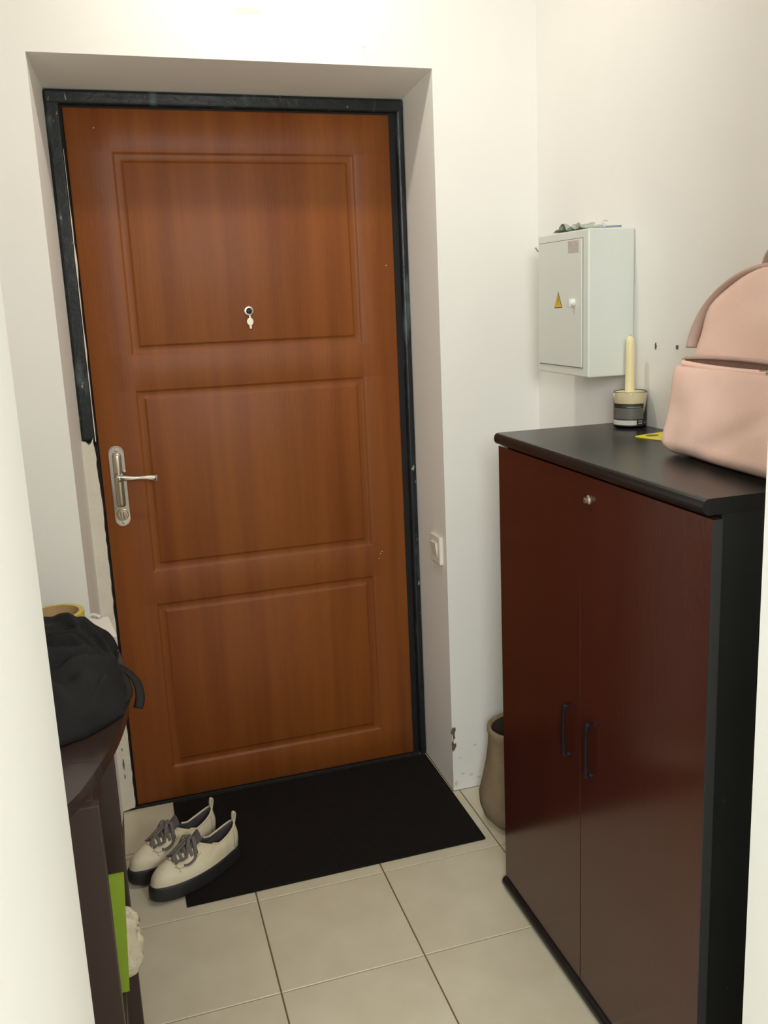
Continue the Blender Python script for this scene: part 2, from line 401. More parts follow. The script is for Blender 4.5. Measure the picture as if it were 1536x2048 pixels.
for z in (1.100, .892):
    b2 = bmesh.new(); lathe(b2, [(.0042, 0), (.004, .0015), (.002, .003)], n=14)
    b2.transform(Matrix.Translation((HX, DY-.006, z)) @ Matrix.Rotation(math.pi/2, 4, 'X')); obj('screw', b2, M['chrome'], hplate)
# peephole with swung down cover
b2 = bmesh.new(); lathe(b2, [(.0145, 0), (.0145, .003), (.0125, .005), (.0085, .0055), (.0072, .0035)], n=28, cap1=False)
b2.transform(Matrix.Translation((.4435, DY, 1.469)) @ Matrix.Rotation(math.pi/2, 4, 'X'))
ph = obj('peephole', b2, M['chrome2'], door, smooth=False)
b2 = bmesh.new(); lathe(b2, [(.0075, 0), (.0065, .0022), (.003, .0036)], n=20)
b2.transform(Matrix.Translation((.4435, DY-.001, 1.469)) @ Matrix.Rotation(math.pi/2, 4, 'X')); obj('lens', b2, M['lens'], ph)
b2 = bmesh.new()
pts = [(-.0022, 1.457), (-.0022, 1.450), (-.006, 1.4475), (-.0088, 1.443), (-.0092, 1.438), (-.0072, 1.4325), (-.0030, 1.4285), (-.0026, 1.4215), (-.0012, 1.419), (.0018, 1.419), (.0036, 1.4215), (.0036, 1.4285), (.0072, 1.4325), (.0094, 1.438), (.0088, 1.443), (.006, 1.4475), (.0026, 1.450), (.0026, 1.457)]
prism(b2, [(.4445+x, z) for x, z in pts], 1, DY-.0065, DY-.003); obj('peephole_cover', b2, M['chrome2'], ph)

# ---------------------------------------------------------------- doormat
o = obj('doormat', B(.102, .918, -.274, .248, .0, .0065, .0015), M['mat'])
tag(o, 'thin black rectangular doormat lying in front of the brown door', 'doormat')

# ---------------------------------------------------------------- light switch on the right reveal
sw = thing('light_switch', 'white rocker light switch on the right side of the door recess', 'light switch', (RR, .075, .755))
bm = B(-.010, .002, -.042, .042, -.042, .042, .003); obj('switch_plate', bm, M['switch'], sw)
bm = bmesh.new(); prism(bm, [(-.0105, -.022), (-.0165, .022), (-.009, .022), (-.009, -.022)], 1, -.0215, .0215)
obj('rocker', bm, M['switch'], sw)

# ---------------------------------------------------------------- two-door cabinet
KX, KF, KN, KH = .876, -.484, -1.277, 1.177
cab = thing('storage_cabinet', 'tall dark mahogany two-door cabinet with black top against the right wall', 'cabinet', ((KX+XR)/2, (KF+KN)/2, 0))
def cobj(name, bm, m, parent=cab, smooth=False, label=None):
    if parent is cab: bm.transform(Matrix.Translation(-cab.location))
    elif parent: bm.transform(Matrix.Translation(-cab.location))
    return obj(name, bm, m, parent, smooth, label=label)
bm = bmesh.new()
pts = []   # worktop with a rounded front edge
tt = .026
for i in range(9):
    a = math.pi/2+math.pi*i/8; pts.append((KX+tt/2*.8+tt/2*.8*math.cos(a)*1, KH-tt/2+tt/2*math.sin(a)))
pts += [(XR-.002, KH-tt), (XR-.002, KH)]
prism(bm, pts, 1, KN, KF); cobj('cabinet_top', bm, M['black'], label='glossy black top')
bm = bmesh.new(); pts = []
for i in range(9):
    a = math.pi/2+math.pi*i/8; pts.append((KX+.014+.014*math.cos(a), .016+.016*math.sin(a)))
pts += [(XR-.002, 0), (XR-.002, .032)]
prism(bm, pts, 1, KN, KF); cobj('base_rail', bm, M['black'])
d0, d1 = .886, .903
bm = bmesh.new()
box(bm, .912, XR-.004, KN+.002, KN+.020, .032, KH-tt, .001); cobj('side_panel', bm, M['blackside'], label='black side panel')
bm = B(.909, XR-.004, KF-.020, KF-.002, .032, KH-tt, .001); cobj('side_panel', bm, M['blackside'])
bm = B(XR-.010, XR-.004, KN+.02, KF-.02, .032, KH-tt); cobj('back_panel', bm, M['blackside'])
split = -.880
for ya, yb, hy, nm in ((KF-.003, split+.0014, -.832, 'far'), (split-.0014, KN-.012, -.927, 'near')):
    bm = B(d0, d1, ya, yb, .035, KH-tt-.004, .0004)
    dr = cobj('cabinet_door', bm, M['mahog'])
    if nm == 'near':
        bm = B(d0-.0002, d1+.0002, yb-.0005, yb+.0012, .035, KH-tt-.004); cobj('edge_banding', bm, mat('edge_black', srgb(44, 46, 45), .5, var=.1, vscale=40), dr)
        bm = bmesh.new(); lathe(bm, [(.0095, 0), (.0095, .002), (.0075, .0045), (.0065, .0045), (.006, .010), (.004, .0105)], n=24)
        box(bm, -.0008, .0008, -.004, .004, .0095, .0112)
        bm.transform(Matrix.Translation((d0, -.912, 1.1035)) @ Matrix.Rotation(-math.pi/2, 4, 'Y')); cobj('lock', bm, M['chrome'], dr, label='small round chrome lock')
    bm = bmesh.new(); z0, z1 = .536, .660
    tube(bm, [(d0+.001, hy, z0+.008), (d0-.009, hy, z0+.006), (d0-.0135, hy, z0+.014), (d0-.015, hy, (z0+z1)/2), (d0-.0135, hy, z1-.014), (d0-.009, hy, z1-.006), (d0+.001, hy, z1-.008)], 0, 12, flat=(.0065, .0035), upv=(1, 0, .01))
    cobj('handle', bm, M['blackhandle'], dr, smooth=True, label='black bow handle')

# ---------------------------------------------------------------- jar candle, taper, yellow card on the cabinet
JX, JY = 1.1855, -.562
jar = thing('jar_candle', 'cream candle in a squat glass jar with a black label', 'candle', (JX, JY, KH))
bm = bmesh.new(); R0 = .039
lathe(bm, [(R0-.004, .0), (R0-.001, .002), (R0, .006), (R0, .078), (R0-.0005, .081), (R0-.0015, .0832), (R0-.0022, .0832), (R0-.0022, .081), (R0-.0018, .078), (R0-.0018, .006), (.010, .004)], n=48)
obj('glass_jar', bm, M['glass'], jar, smooth=True)
bm = bmesh.new(); lathe(bm, [(.012, .0045), (R0-.0022, .0065), (R0-.0022, .0815), (R0-.006, .0815), (.018, .0765), (.012, .0755), (.004, .0755)], n=40); obj('wax', bm, M['wax'], jar, smooth=True)
def label_band(a0, a1, z0, z1, m, rr, par):
    bm = bmesh.new(); n = 20
    A = [[Vector((rr*math.cos(a0+(a1-a0)*i/n), rr*math.sin(a0+(a1-a0)*i/n), z)) for i in range(n+1)] for z in (z0, z1)]
    A2 = [[Vector((p.x*(rr+.0003)/rr, p.y*(rr+.0003)/rr, p.z)) for p in q] for q in A]
    loft(bm, A2, False); return obj('jar_label', bm, m, par)
face = math.atan2(CAMP.y-JY, CAMP.x-JX)
lb = label_band(face-1.18, face+.85, .006, .057, M['lab_black'], R0+.0004, jar)
def sub_label(nm, a0, a1, z0, z1, m):
    o = label_band(a0, a1, z0, z1, m, R0+.0009, lb); o.name = nm; return o
sub_label('label_print', face-1.17, face+.84, .022, .047, M['lab_grey'])
sub_label('label_print', face-1.17, face+.38, .0085, .0195, M['lab_white'])
for z in (.0165, .0115): sub_label('label_print', face+.50, face+.74, z, z+.0018, M['lab_white'])
sub_label('label_print', face-.45, face+.55, .0515, .0525, M['lab_grey'])
sub_label('label_print', face-.2, face+.65, .0490, .0498, M['lab_white'])
bm = bmesh.new(); lathe(bm, [(.0110, 0), (.0112, .004), (.0105, .06), (.0098, .118), (.0085, .127), (.004, .1315), (.001, .133)], n=24)
tp = obj('taper_candle', bm, M['wax'], None, smooth=True, loc=(JX+.001, JY+.004, KH+.0755))
tag(tp, 'tall thin cream candle standing upright in the glass jar', 'candle')
obj('wick', (lambda b: (tube(b, [(0, 0, .131), (.0003, 0, .1335), (.001, 0, .1345)], .0007, 6), b)[1])(bmesh.new()), M['lab_black'], tp)
# card
e1 = Vector((.096, .0, 0)); ang = math.atan2(.025, .096)
card = thing('yellow_card', 'bright yellow card with an oval hole mark, half under the pink backpack', 'card', (1.110, -.700, KH), ang)
bm = bmesh.new(); pts = []
r_ = .010; Lx, Ly = .098, .205
for cx, cy, a0 in ((r_, -r_, 90), (r_, -Ly+r_, 180), (Lx-r_, -Ly+r_, 270), (Lx-r_, -r_, 0)):
    for i in range(6): a = math.radians(a0+90*i/5); pts.append((cx+r_*math.cos(a), cy+r_*math.sin(a)))
prism(bm, pts, 2, .0004, .0016); obj('card_sheet', bm, M['cardyellow'], card)
bm = bmesh.new(); prism(bm, [(.034+.016*math.cos(a*math.pi/12), -.022+.012*math.sin(a*math.pi/12)) for a in range(24)], 2, .0016, .0018); obj('oval_mark', bm, M['hole'], card)

# ---------------------------------------------------------------- backpack
BY, BZ = -1.090, KH+.002
bag = thing('backpack', 'pale pink leatherette backpack standing on the black cabinet top', 'backpack', (1.100, BY, BZ))
bag.rotation_euler = (0, 0, math.radians(-3))
SH = .155   # how far the bag leans back against the wall
Hb = .338
def half_w(v):
    if v < .03: return .161+.030*math.sqrt(max(0, 1-((.03-v)/.03)**2))
    if v < .165: return .191-.009*(v-.03)/.135
    if v < .20: return .182+.011*(v-.165)/.035
    t = (v-.20)/(Hb-.20); return .193*max(0, 1-t**2.1)**.5
def half_d(v):
    if v < .03: return .045+.016*math.sqrt(max(0, 1-((.03-v)/.03)**2))
    return .061-.030*(v/Hb)**1.5
def bag_pt(v, a, kd=1, kw=1, off=0):
    c, s = math.cos(a), math.sin(a); e = .55
    y = half_w(v)*kw*math.copysign(abs(c)**e, c); x = half_d(v)*kd*math.copysign(abs(s)**.8, s)
    return Vector((x, y, v))
bm = bmesh.new(); rings = []
vs = [0, .004, .012, .022, .035]+[.05+.015*i for i in range(11)]+[.2+.145*(1-(1-i/16)**1.9) for i in range(1, 17)]
for v in vs:
    v = min(v, Hb-.0006); ring = []
    for i in range(72):
        p = bag_pt(v, 2*math.pi*i/72)
        nn = noise.noise(Vector((p.y*7, p.z*9, p.x*5+3)))*.010+noise.noise(Vector((p.y*3+p.z*12, p.z*5-p.y*6, 7)))*.014
        if p.x < 0: p.x -= nn*(1 if v > .02 else 0)*min(1, (Hb-v)/.06)
        ring.append(p)
    rings.append(ring)
loft(bm, rings, True, True, True)
o = obj('bag_body', bm, M['pink'], bag, smooth=True)
# lower front pocket, a puffed panel standing proud of the body
bm = bmesh.new(); nu, nv = 40, 22; zp0, zp1 = .004, .166
def pk(u, v, outer):
    z = zp0+(zp1-zp0)*v; hwid = half_w(z)+.004; y = -hwid+2*hwid*u
    edge_u = min(u, 1-u)*2*hwid; fall = min(1, edge_u/.03)**.5 if edge_u < .03 else 1
    base = -half_d(z)
    fz = min(1, v/.12)**.5 if v < .12 else 1
    puff = .006+.016*fall*fz*(1 if v < .97 else .9)
    n1 = noise.noise(Vector((y*5+z*6, z*8-y*5, 2.2)))*.011+noise.noise(Vector((y*11+z*13, z*9-y*8, 4.2)))*.005
    n2 = -.006*math.exp(-((z-.05-(y+.02)*-.45)/.02)**2)
    return Vector((base-(puff+n1*fall*fz+n2*fall if outer else -.012)+(1-fall)*.030, y, z))
F_ = [[bm.verts.new(pk(i/nu, j/nv, True)) for j in range(nv+1)] for i in range(nu+1)]
K_ = [[bm.verts.new(pk(i/nu, j/nv, False)) for j in range(nv+1)] for i in range(nu+1)]
for i in range(nu):
    for j in range(nv):
        bm.faces.new((F_[i][j], F_[i+1][j], F_[i+1][j+1], F_[i][j+1])); bm.faces.new((K_[i][j], K_[i][j+1], K_[i+1][j+1], K_[i+1][j]))
for i in range(nu):
    bm.faces.new((F_[i][nv], F_[i+1][nv], K_[i+1][nv], K_[i][nv])); bm.faces.new((F_[i][0], K_[i][0], K_[i+1][0], F_[i+1][0]))
for j in range(nv):
    bm.faces.new((F_[0][j], F_[0][j+1], K_[0][j+1], K_[0][j])); bm.faces.new((F_[nu][j], K_[nu][j], K_[nu][j+1], F_[nu][j+1]))
pocket = obj('front_pocket', bm, M['pink'], bag, smooth=True)
mod(pocket, 'EDGE_SPLIT', split_angle=math.radians(55))
# gaping zip slot above the pocket: flat strip, inner shade put into its colour
bm = bmesh.new(); n = 30; rings = []
for i in range(n+1):
    t = i/n; y = .176-.352*t; hgt_ = .0015+.0085*math.sin(math.pi*t)**.5
    x = -half_d(.18)-.004
    rings.append([Vector((x+.012*(1 if abs(t-.5) > .47 else 0), y, .176-hgt_*.6)), Vector((x, y, .176+hgt_))])
F2 = [[bm.verts.new(p) for p in r_] for r_ in rings]
for a_, b_ in zip(F2, F2[1:]): bm.faces.new((a_[0], b_[0], b_[1], a_[1]))
slot = obj('zip_slot', bm, M['pinkin'], bag); mod(slot, 'SOLIDIFY', thickness=.002)
for dz, rr in ((.012, .0035), (-.009, .005)):
    bm = bmesh.new()
    pts = [(-half_d(.18)-(.006 if dz > 0 else .010)+(.02 if abs(t) > .98 else 0), .180*t, .176+dz*(1-t*t)**.5*.9-.001) for t in [q/10-1 for q in range(21)]]
    tube(bm, pts, rr, 10, smooth=3); obj('slot_lip', bm, M['pinkdark'] if dz > 0 else M['pink'], bag, smooth=True)
bm = bmesh.new()
box(bm, -half_d(.18)-.014, -half_d(.18)-.006, -.088, -.072, .166, .173, .0015)
tube(bm, [(-half_d(.18)-.013, -.090, .170), (-half_d(.18)-.016, -.102, .168), (-half_d(.18)-.015, -.120, .166)], .003, 8)
obj('zip_pull', bm, M['chrome'], bag)
# gusset piping round the arch
bm = bmesh.new(); path = []
for i in range(41):
    t = -1+2*i/40
    a = (1-abs(t))
    v = .195+(Hb-.195)*math.sin(a*math.pi/2)
    path.append((-half_d(min(v, Hb-.002))*.55, math.copysign(half_w(min(v, Hb-.0003)), t)*1.0, v+.001))
path[20] = (path[20][0], 0, Hb+.001)
tube(bm, path, .0, 10, flat=(.007, .013), upv=(1, 0, 0), smooth=2)
obj('piping', bm, M['pinkdark'], bag, smooth=True)
bm = bmesh.new(); tube(bm, [(.0, .045, Hb-.012), (.0, .040, Hb+.020), (.0, .015, Hb+.042), (.0, -.015, Hb+.042), (.0, -.040, Hb+.020), (.0, -.045, Hb-.012)], 0, 10, flat=(.004, .010), upv=(1, 0, 0))
obj('carry_loop', bm, M['pinkdark'], bag, smooth=True)

for ch in bag.children:
    for v in ch.data.vertices: v.co.x += SH*v.co.z

# ---------------------------------------------------------------- electrical box on the right wall
bx0, bx1, by0, by1, bz0, bz1 = 1.106, XR, -.508, -.250, 1.291, 1.627
eb = thing('electrical_box', 'pale grey metal electrical box mounted on the right wall', 'electrical box', (XR, (by0+by1)/2, bz0))
def eobj(name, bm, m, par=None, **k):
    bm.transform(Matrix.Translation(-eb.location)); return obj(name, bm, m, par or eb, **k)
bm = bmesh.new(); box(bm, bx0, bx1-.0005, by0, by1, bz0, bz1, .003, 2)
eobj('housing', bm, M['boxmetal'])
bm = bmesh.new(); a, b_, c, d = by0+.026, by1-.008, bz0+.022, bz1-.020
box(bm, bx0-.0035, bx0+.001, a, b_, c, d, .001)
ed = eobj('box_door', bm, M['boxmetal'])
bm = bmesh.new(); q = .0018   # raised grey strips, colour stands for the shadow in the door gap
box(bm, bx0-.0006, bx0+.001, a-q, b_+q, d-.0002, d+q); box(bm, bx0-.0006, bx0+.001, a-q, b_+q, c-q, c+.0002)
box(bm, bx0-.0006, bx0+.001, a-q, a+.0002, c, d); box(bm, bx0-.0006, bx0+.001, b_-.0002, b_+q, c, d)
eobj('door_gap_shade', bm, mat('gap_shade_grey', srgb(120, 120, 114), .8, var=.1))
bm = bmesh.new(); prism(bm, [(-.346, 1.451), (-.386, 1.451), (-.366, 1.489)], 0, bx0-.0042, bx0-.0035); ws = eobj('warning_sign', bm, M['signblack'], ed, label='yellow warning triangle')
bm = bmesh.new(); prism(bm, [(-.3490, 1.4530), (-.3830, 1.4530), (-.366, 1.4855)], 0, bx0-.0046, bx0-.0042); eobj('warning_sign', bm, M['yellow'], ed)
bm = bmesh.new(); prism(bm, [(-.3675, 1.478), (-.3640, 1.4685), (-.3665, 1.4685), (-.3640, 1.457), (-.3695, 1.4705), (-.3668, 1.4705)], 0, bx0-.0049, bx0-.0046); eobj('warning_sign', bm, M['signblack'], ed)
bm = bmesh.new(); box(bm, bx0-.0040, bx0-.0035, -.468, -.417, 1.577, 1.604); eobj('rating_label', bm, M['greylabel'], ed)
bm = bmesh.new(); lathe(bm, [(.009, 0), (.009, .004), (.0075, .006), (.006, .010), (.003, .011)], n=24); box(bm, -.008, .010, -.0022, .0022, .006, .013, .0008)
bm.transform(Matrix.Translation((bx0-.0035, -.444, 1.463)) @ Matrix.Rotation(-math.pi/2, 4, 'Y')); eobj('box_lock', bm, mat('lock_white', srgb(232, 232, 226), .3, var=.02), ed)
bm = bmesh.new(); tube(bm, [(bx0-.002, by1-.004, 1.590), (bx0-.006, by1+.003, 1.600)], .002, 8); eobj('hinge_pin', bm, M['chrome2'])

# crumpled things on top of the box
def crumple(name, c, sx, sy, sz, seed, m, n=24):
    bm = bmesh.new(); bmesh.ops.create_icosphere(bm, subdivisions=4, radius=1)
    for v in bm.verts:
        p = v.co.copy(); k_ = 1+.55*noise.noise(p*1.7+Vector((seed, 0, 0)))-.35*abs(noise.noise(p*3.3+Vector((0, seed, 0))))
        v.co = Vector((p.x*sx*k_, p.y*sy*k_, max(0, (p.z*.5+.5))*sz*k_))
    o = obj(name, bm, m, None, smooth=True, loc=c); return o
bm = bmesh.new(); nu, nv = 60, 18; Gd = []
for i in range(nu+1):
    Gd.append([])
    for j in range(nv+1):
        u, v = i/nu, j/nv
        y = -.325-.150*u; x = 1.109+.050*v+.010*math.sin(u*9)*v
        e = min(1, 6*min(u, 1-u)); z = .003+e*(.017*abs(noise.noise(Vector((u*4.3, v*1.2, 3.1))))*1.6+.010*max(0, math.sin(u*9-1.2))+.005*noise.noise(Vector((u*14, v*6, 1))))
        Gd[-1].append(bm.verts.new((x, y, max(.0012, z))))
for i in range(nu):
    for j in range(nv): bm.faces.new((Gd[i][j], Gd[i+1][j], Gd[i+1][j+1], Gd[i][j+1]))
o = obj('crumpled_wrapper', bm, M['foil'], None, smooth=True, loc=(0, 0, bz1)); mod(o, 'SOLIDIFY', thickness=.0008)
tag(o, 'crumpled grey-green plastic wrapper lying on top of the electrical box', 'wrapper')
sc = thing('small_tool', 'small pale clip tool with a dark blade on the electrical box', 'tool', (1.165, -.455, bz1))
bm = bmesh.new(); tube(bm, [(-.018, 0, .007), (0, .004, .010), (.014, -.004, .008)], .006, 10, taper=lambda t: .6+.6*math.sin(t*math.pi)); tube(bm, [(.004, -.002, .010), (.006, -.004, .022), (.016, -.008, .020)], .003, 8); obj('tool_handle', bm, M['clear'], sc, smooth=True)
bm = bmesh.new(); prism(bm, [(.010, -.006), (.045, -.020), (.047, -.014), (.012, .004)], 2, .004, .008); obj('blade', bm, M['blade'], sc)

# ---------------------------------------------------------------- felt basket behind the cabinet
bc = (1.058, -.205)
bk = thing('felt_basket', 'taupe soft basket with a rolled rim on the floor behind the cabinet', 'basket', (bc[0], bc[1], 0))
prof_o = [(.070, 0), (.092, .004), (.106, .020), (.118, .055), (.119, .085), (.108, .130), (.098, .180), (.093, .225), (.0925, .262), (.0945, .276), (.093, .287), (.086, .290), (.081, .282)]
prof_i = [(.081, .282), (.083, .24), (.086, .18), (.100, .10), (.100, .03), (.04, .010)]
def soft(bm, prof, n=48, cap0=False, cap1=False):
    R_ = []
    for r, z in prof:
        ring = []
        for i in range(n):
            a = 2*math.pi*i/n; q_ = r*(1+.035*noise.noise(Vector((math.cos(a)*2, math.sin(a)*2, z*14)))) 
            ring.append(Vector((q_*math.cos(a), q_*math.sin(a), z)))
        R_.append(ring)
    loft(bm, R_, True, cap0, cap1)
bm = bmesh.new(); soft(bm, prof_o, cap0=True); obj('basket_body', bm, M['felt'], bk, smooth=True)
bm = bmesh.new(); soft(bm, prof_i, cap1=True); obj('basket_lining', bm, M['feltin'], bk, smooth=True)

# ---------------------------------------------------------------- bow-fronted console on the left
TZ = .75
con = thing('console_table', 'dark espresso console with a bowed glossy top along the left wall', 'console table', (-.2, -.57, 0))
def nobj(name, bm, m, par=con, **k):
    bm.transform(Matrix.Translation(-con.location)); return obj(name, bm, m, par, **k)
def bow(y): return .026-.098*(abs(y+.585)/.455)**2.0*1.0
bm = bmesh.new(); ya, yb = -.13, -1.035
pts = [(XL+.002, ya)]+[(bow(ya+(yb-ya)*i/30), ya+(yb-ya)*i/30) for i in range(31)]+[(XL+.002, yb)]
prism(bm, pts, 2, TZ-.024, TZ)
es = [e for e in bm.edges if abs(e.verts[0].co.z-e.verts[1].co.z) < 1e-6 and max(e.verts[0].co.x, e.verts[1].co.x) > XL+.05]
bmesh.ops.bevel(bm, geom=es, offset=.003, segments=2, affect='EDGES')
nobj('table_top', bm, M['espresso'])
for yc, xe in ((-.155, -.045), (-.715, -.0125), (-1.000, -.030)):
    nobj('side_panel', B(XL+.003, xe, yc-.011, yc+.011, 0, TZ-.024, .002), M['espresso_r'])
nobj('back_panel', B(XL+.002, XL+.008, -.99, -.16, .0, TZ-.024), M['espresso_r'])
nobj('apron', B(-.060, -.040, -.989, -.726, .60, TZ-.024, .001), M['espresso_r'])
nobj('apron', B(-.060, -.040, -.704, -.166, .60, TZ-.024, .001), M['espresso_r'])
nobj('lower_shelf', B(XL+.008, -.034, -.989, -.726, .205, .223, .001), M['espresso_r'])
nobj('lower_shelf', B(XL+.008, -.060, -.704, -.166, .205, .223, .001), M['espresso_r'])
nobj('plinth', B(-.055, -.038, -.989, -.726, 0, .205, .001), M['espresso_r'])

# things on and in the console
bm = bmesh.new(); ro, ri, hh = .066, .054, .048
lathe(bm, [(ro, 0), (ro, hh), (ro-.004, hh+.0002)], n=48, cap0=False, cap1=False)
tp_ = thing('tape_roll', 'roll of yellow adhesive tape standing flat on the console', 'tape roll', (-.128, -.212, TZ+.001))
bm = bmesh.new(); R_ = [(ri+.002, 0), (ro, 0), (ro, hh), (ri+.002, hh)]
n = 48
loft(bm, [[Vector((r*math.cos(2*math.pi*i/n), r*math.sin(2*math.pi*i/n), z)) for i in range(n)] for r, z in R_+[R_[0]]], True)
bmesh.ops.remove_doubles(bm, verts=bm.verts[:], dist=1e-5); obj('tape', bm, M['tape'], tp_)
bm = bmesh.new(); R_ = [(ri, 0), (ri+.002, 0), (ri+.002, hh+.0004), (ri, hh+.0004)]
loft(bm, [[Vector((r*math.cos(2*math.pi*i/n), r*math.sin(2*math.pi*i/n), z)) for i in range(n)] for r, z in R_+[R_[0]]], True)
bmesh.ops.remove_doubles(bm, verts=bm.verts[:], dist=1e-5); obj('cardboard_core', bm, M['tapecore'], tp_)
# black jacket heaped on the console
outline = [(-.125, -.315), (-.080, -.292), (-.040, -.318), (-.016, -.362), (.011, -.392), (-.006, -.440), (.012, -.52), (.024, -.60), (.028, -.69), (.014, -.745), (-.018, -.785), (-.052, -.815), (-.095, -.835), (-.16, -.85), (-.24, -.82), (-.29, -.70), (-.30, -.50), (-.25, -.34), (-.18, -.29)]
ctr = Vector((-.12, -.58))
def rad(a):
    d = Vector((math.cos(a), math.sin(a))); best = .1
    for i in range(len(outline)):
        p, q_ = Vector(outline[i])-ctr, Vector(outline[(i+1) % len(outline)])-ctr; e = q_-p
        den = d.x*e.y-d.y*e.x
        if abs(den) < 1e-9: continue
        t = (p.x*e.y-p.y*e.x)/den; s = (p.x*d.y-p.y*d.x)/den
        if t > 0 and -1e-6 <= s <= 1+1e-6: best = t
    return best
FOLDS = ((-.28, -.44, .016, .016), (-.27, -.56, .013, .018), (-.26, -.66, .014, .020), (-.24, -.76, .016, .018), (-.16, -.36, .014, .012), (-.10, -.86, .015, .014))
bm = bmesh.new(); NA, NR = 200, 56; rings = []
for j in range(NR+1):
    r = (j/NR); ring = []
    for i in range(NA):
        a = 2*math.pi*i/NA; rr = rad(a)*r; x, y = ctr.x+rr*math.cos(a), ctr.y+rr*math.sin(a)
        h = .080*(1-r**3.2)**.75*(.66+.42*max(0, min(1, (y+.80)/.30))-.30*max(0, min(1, (y+.46)/.16)))
        for (ax, ay, fw_, fh) in FOLDS:
            dx, dy = .045-ax, -.655-ay; L_f = math.hypot(dx, dy); tt_ = ((x-ax)*dx+(y-ay)*dy)/L_f**2
            dd = ((x-ax)*dy-(y-ay)*dx)/L_f+.008*math.sin(tt_*7+ax*40)
            if tt_ > 0: h += 1.35*fh*math.exp(-(dd/(fw_*.72*(1.15-.7*min(1, tt_))))**2)*min(1, tt_*4)*min(1, (1-r)*7)
        f = noise.noise(Vector((x*7-y*5, y*9+x*9, 1.7))); g2 = noise.noise(Vector((x*14+y*11, y*8, 5)))
        ridge = (1-abs(f)*2.6)*.022+(1-abs(g2)*2.4)*.010
        z = TZ+.004+h+ridge*min(1, (1-r)*5)
        z += .004*min(1, (1-r)*20)
        ring.append(Vector((x, y, max(z, TZ+.002))))
    rings.append(ring)
rings = [r_ for r_ in rings]
bot = [[Vector((p.x*.985+ctr.x*.015, p.y*.985+ctr.y*.015, TZ+.0015)) for p in rings[-1]]]
loft(bm, rings[1:]+bot, True, True, True)
jk = obj('black_jacket', bm, M['cloth'], None, smooth=True); tag(jk, 'rumpled black jacket heaped on the dark console', 'jacket')
bm = bmesh.new()
tube(bm, [(-.06, -.56, .822), (-.02, -.585, .806), (.018, -.615, .793), (.041, -.65, .778), (.046, -.675, .755), (.040, -.69, .738)], 0, 10, flat=(.009, .003), upv=(.3, -.3, 1))
tube(bm, [(-.05, -.60, .822), (-.01, -.62, .805), (.020, -.65, .788), (.026, -.685, .768), (.008, -.72, .768), (-.03, -.75, .778), (-.10, -.74, .79)], 0, 10, flat=(.008, .003), upv=(.3, -.3, 1))
obj('strap', bm, M['strap'], jk, smooth=True)
bm = bmesh.new(); prism(bm, [(-.100, -.262), (-.118, -.10+-.045), (-.012, -.160), (.003, -.262), (.006, -.300), (-.07, -.300)], 2, TZ+.0006, TZ+.0016)
for v in bm.verts:
    if v.co.y > -.17: v.co.z += .004
pp = obj('paper_sheet', bm, M['paper'], None); tag(pp, 'white sheet of paper sticking out behind the black jacket', 'paper')
bm = bmesh.new(); tube(bm, [(-.054, -.150, TZ+.012), (-.044, -.152, TZ+.013), (-.030, -.166, TZ+.010)], 0, 10, flat=(.006, .0035)); 
o = obj('plastic_clip', bm, M['clear'], None, smooth=True); tag(o, 'tiny clear plastic clip lying on the paper by the tape roll', 'clip')
# green board in the console
bm = bmesh.new(); prism(bm, [(-.30, .2235), (-.028, .2235), (-.0145, .470), (-.30, .476)], 1, -.806, -.800)
o = obj('green_board', bm, M['green'], None); tag(o, 'lime green board standing upright inside the dark console', 'board')
# beige cotton bag bulging out behind it
bm = bmesh.new(); bmesh.ops.create_icosphere(bm, subdivisions=5, radius=1)
for v in bm.verts:
    p = v.co.copy(); s1 = noise.noise(Vector((p.x*1.5, p.y*3.4, p.z*1.1))); s2 = noise.noise(Vector((p.y*6+2, p.z*2.2, p.x*2)))
    s3 = noise.noise(Vector((p.y*5-p.z*4, p.z*5, 9))); k_ = 1.04+.16*s1-.26*abs(s2)-.16*abs(s3)
    px = math.copysign(abs(p.x)**.7, p.x); pz = math.copysign(abs(p.z)**.75, p.z)
    v.co = Vector((-.080+.090*px*k_, -.762+.033*p.y*k_, .298+.080*pz*(1+.06*s1)))
    if v.co.z < .2245: v.co.z = .2245
o = obj('cotton_bag', bm, M['beige'], None, smooth=True); tag(o, 'crumpled beige cotton bag bulging out of the console shelf', 'bag')

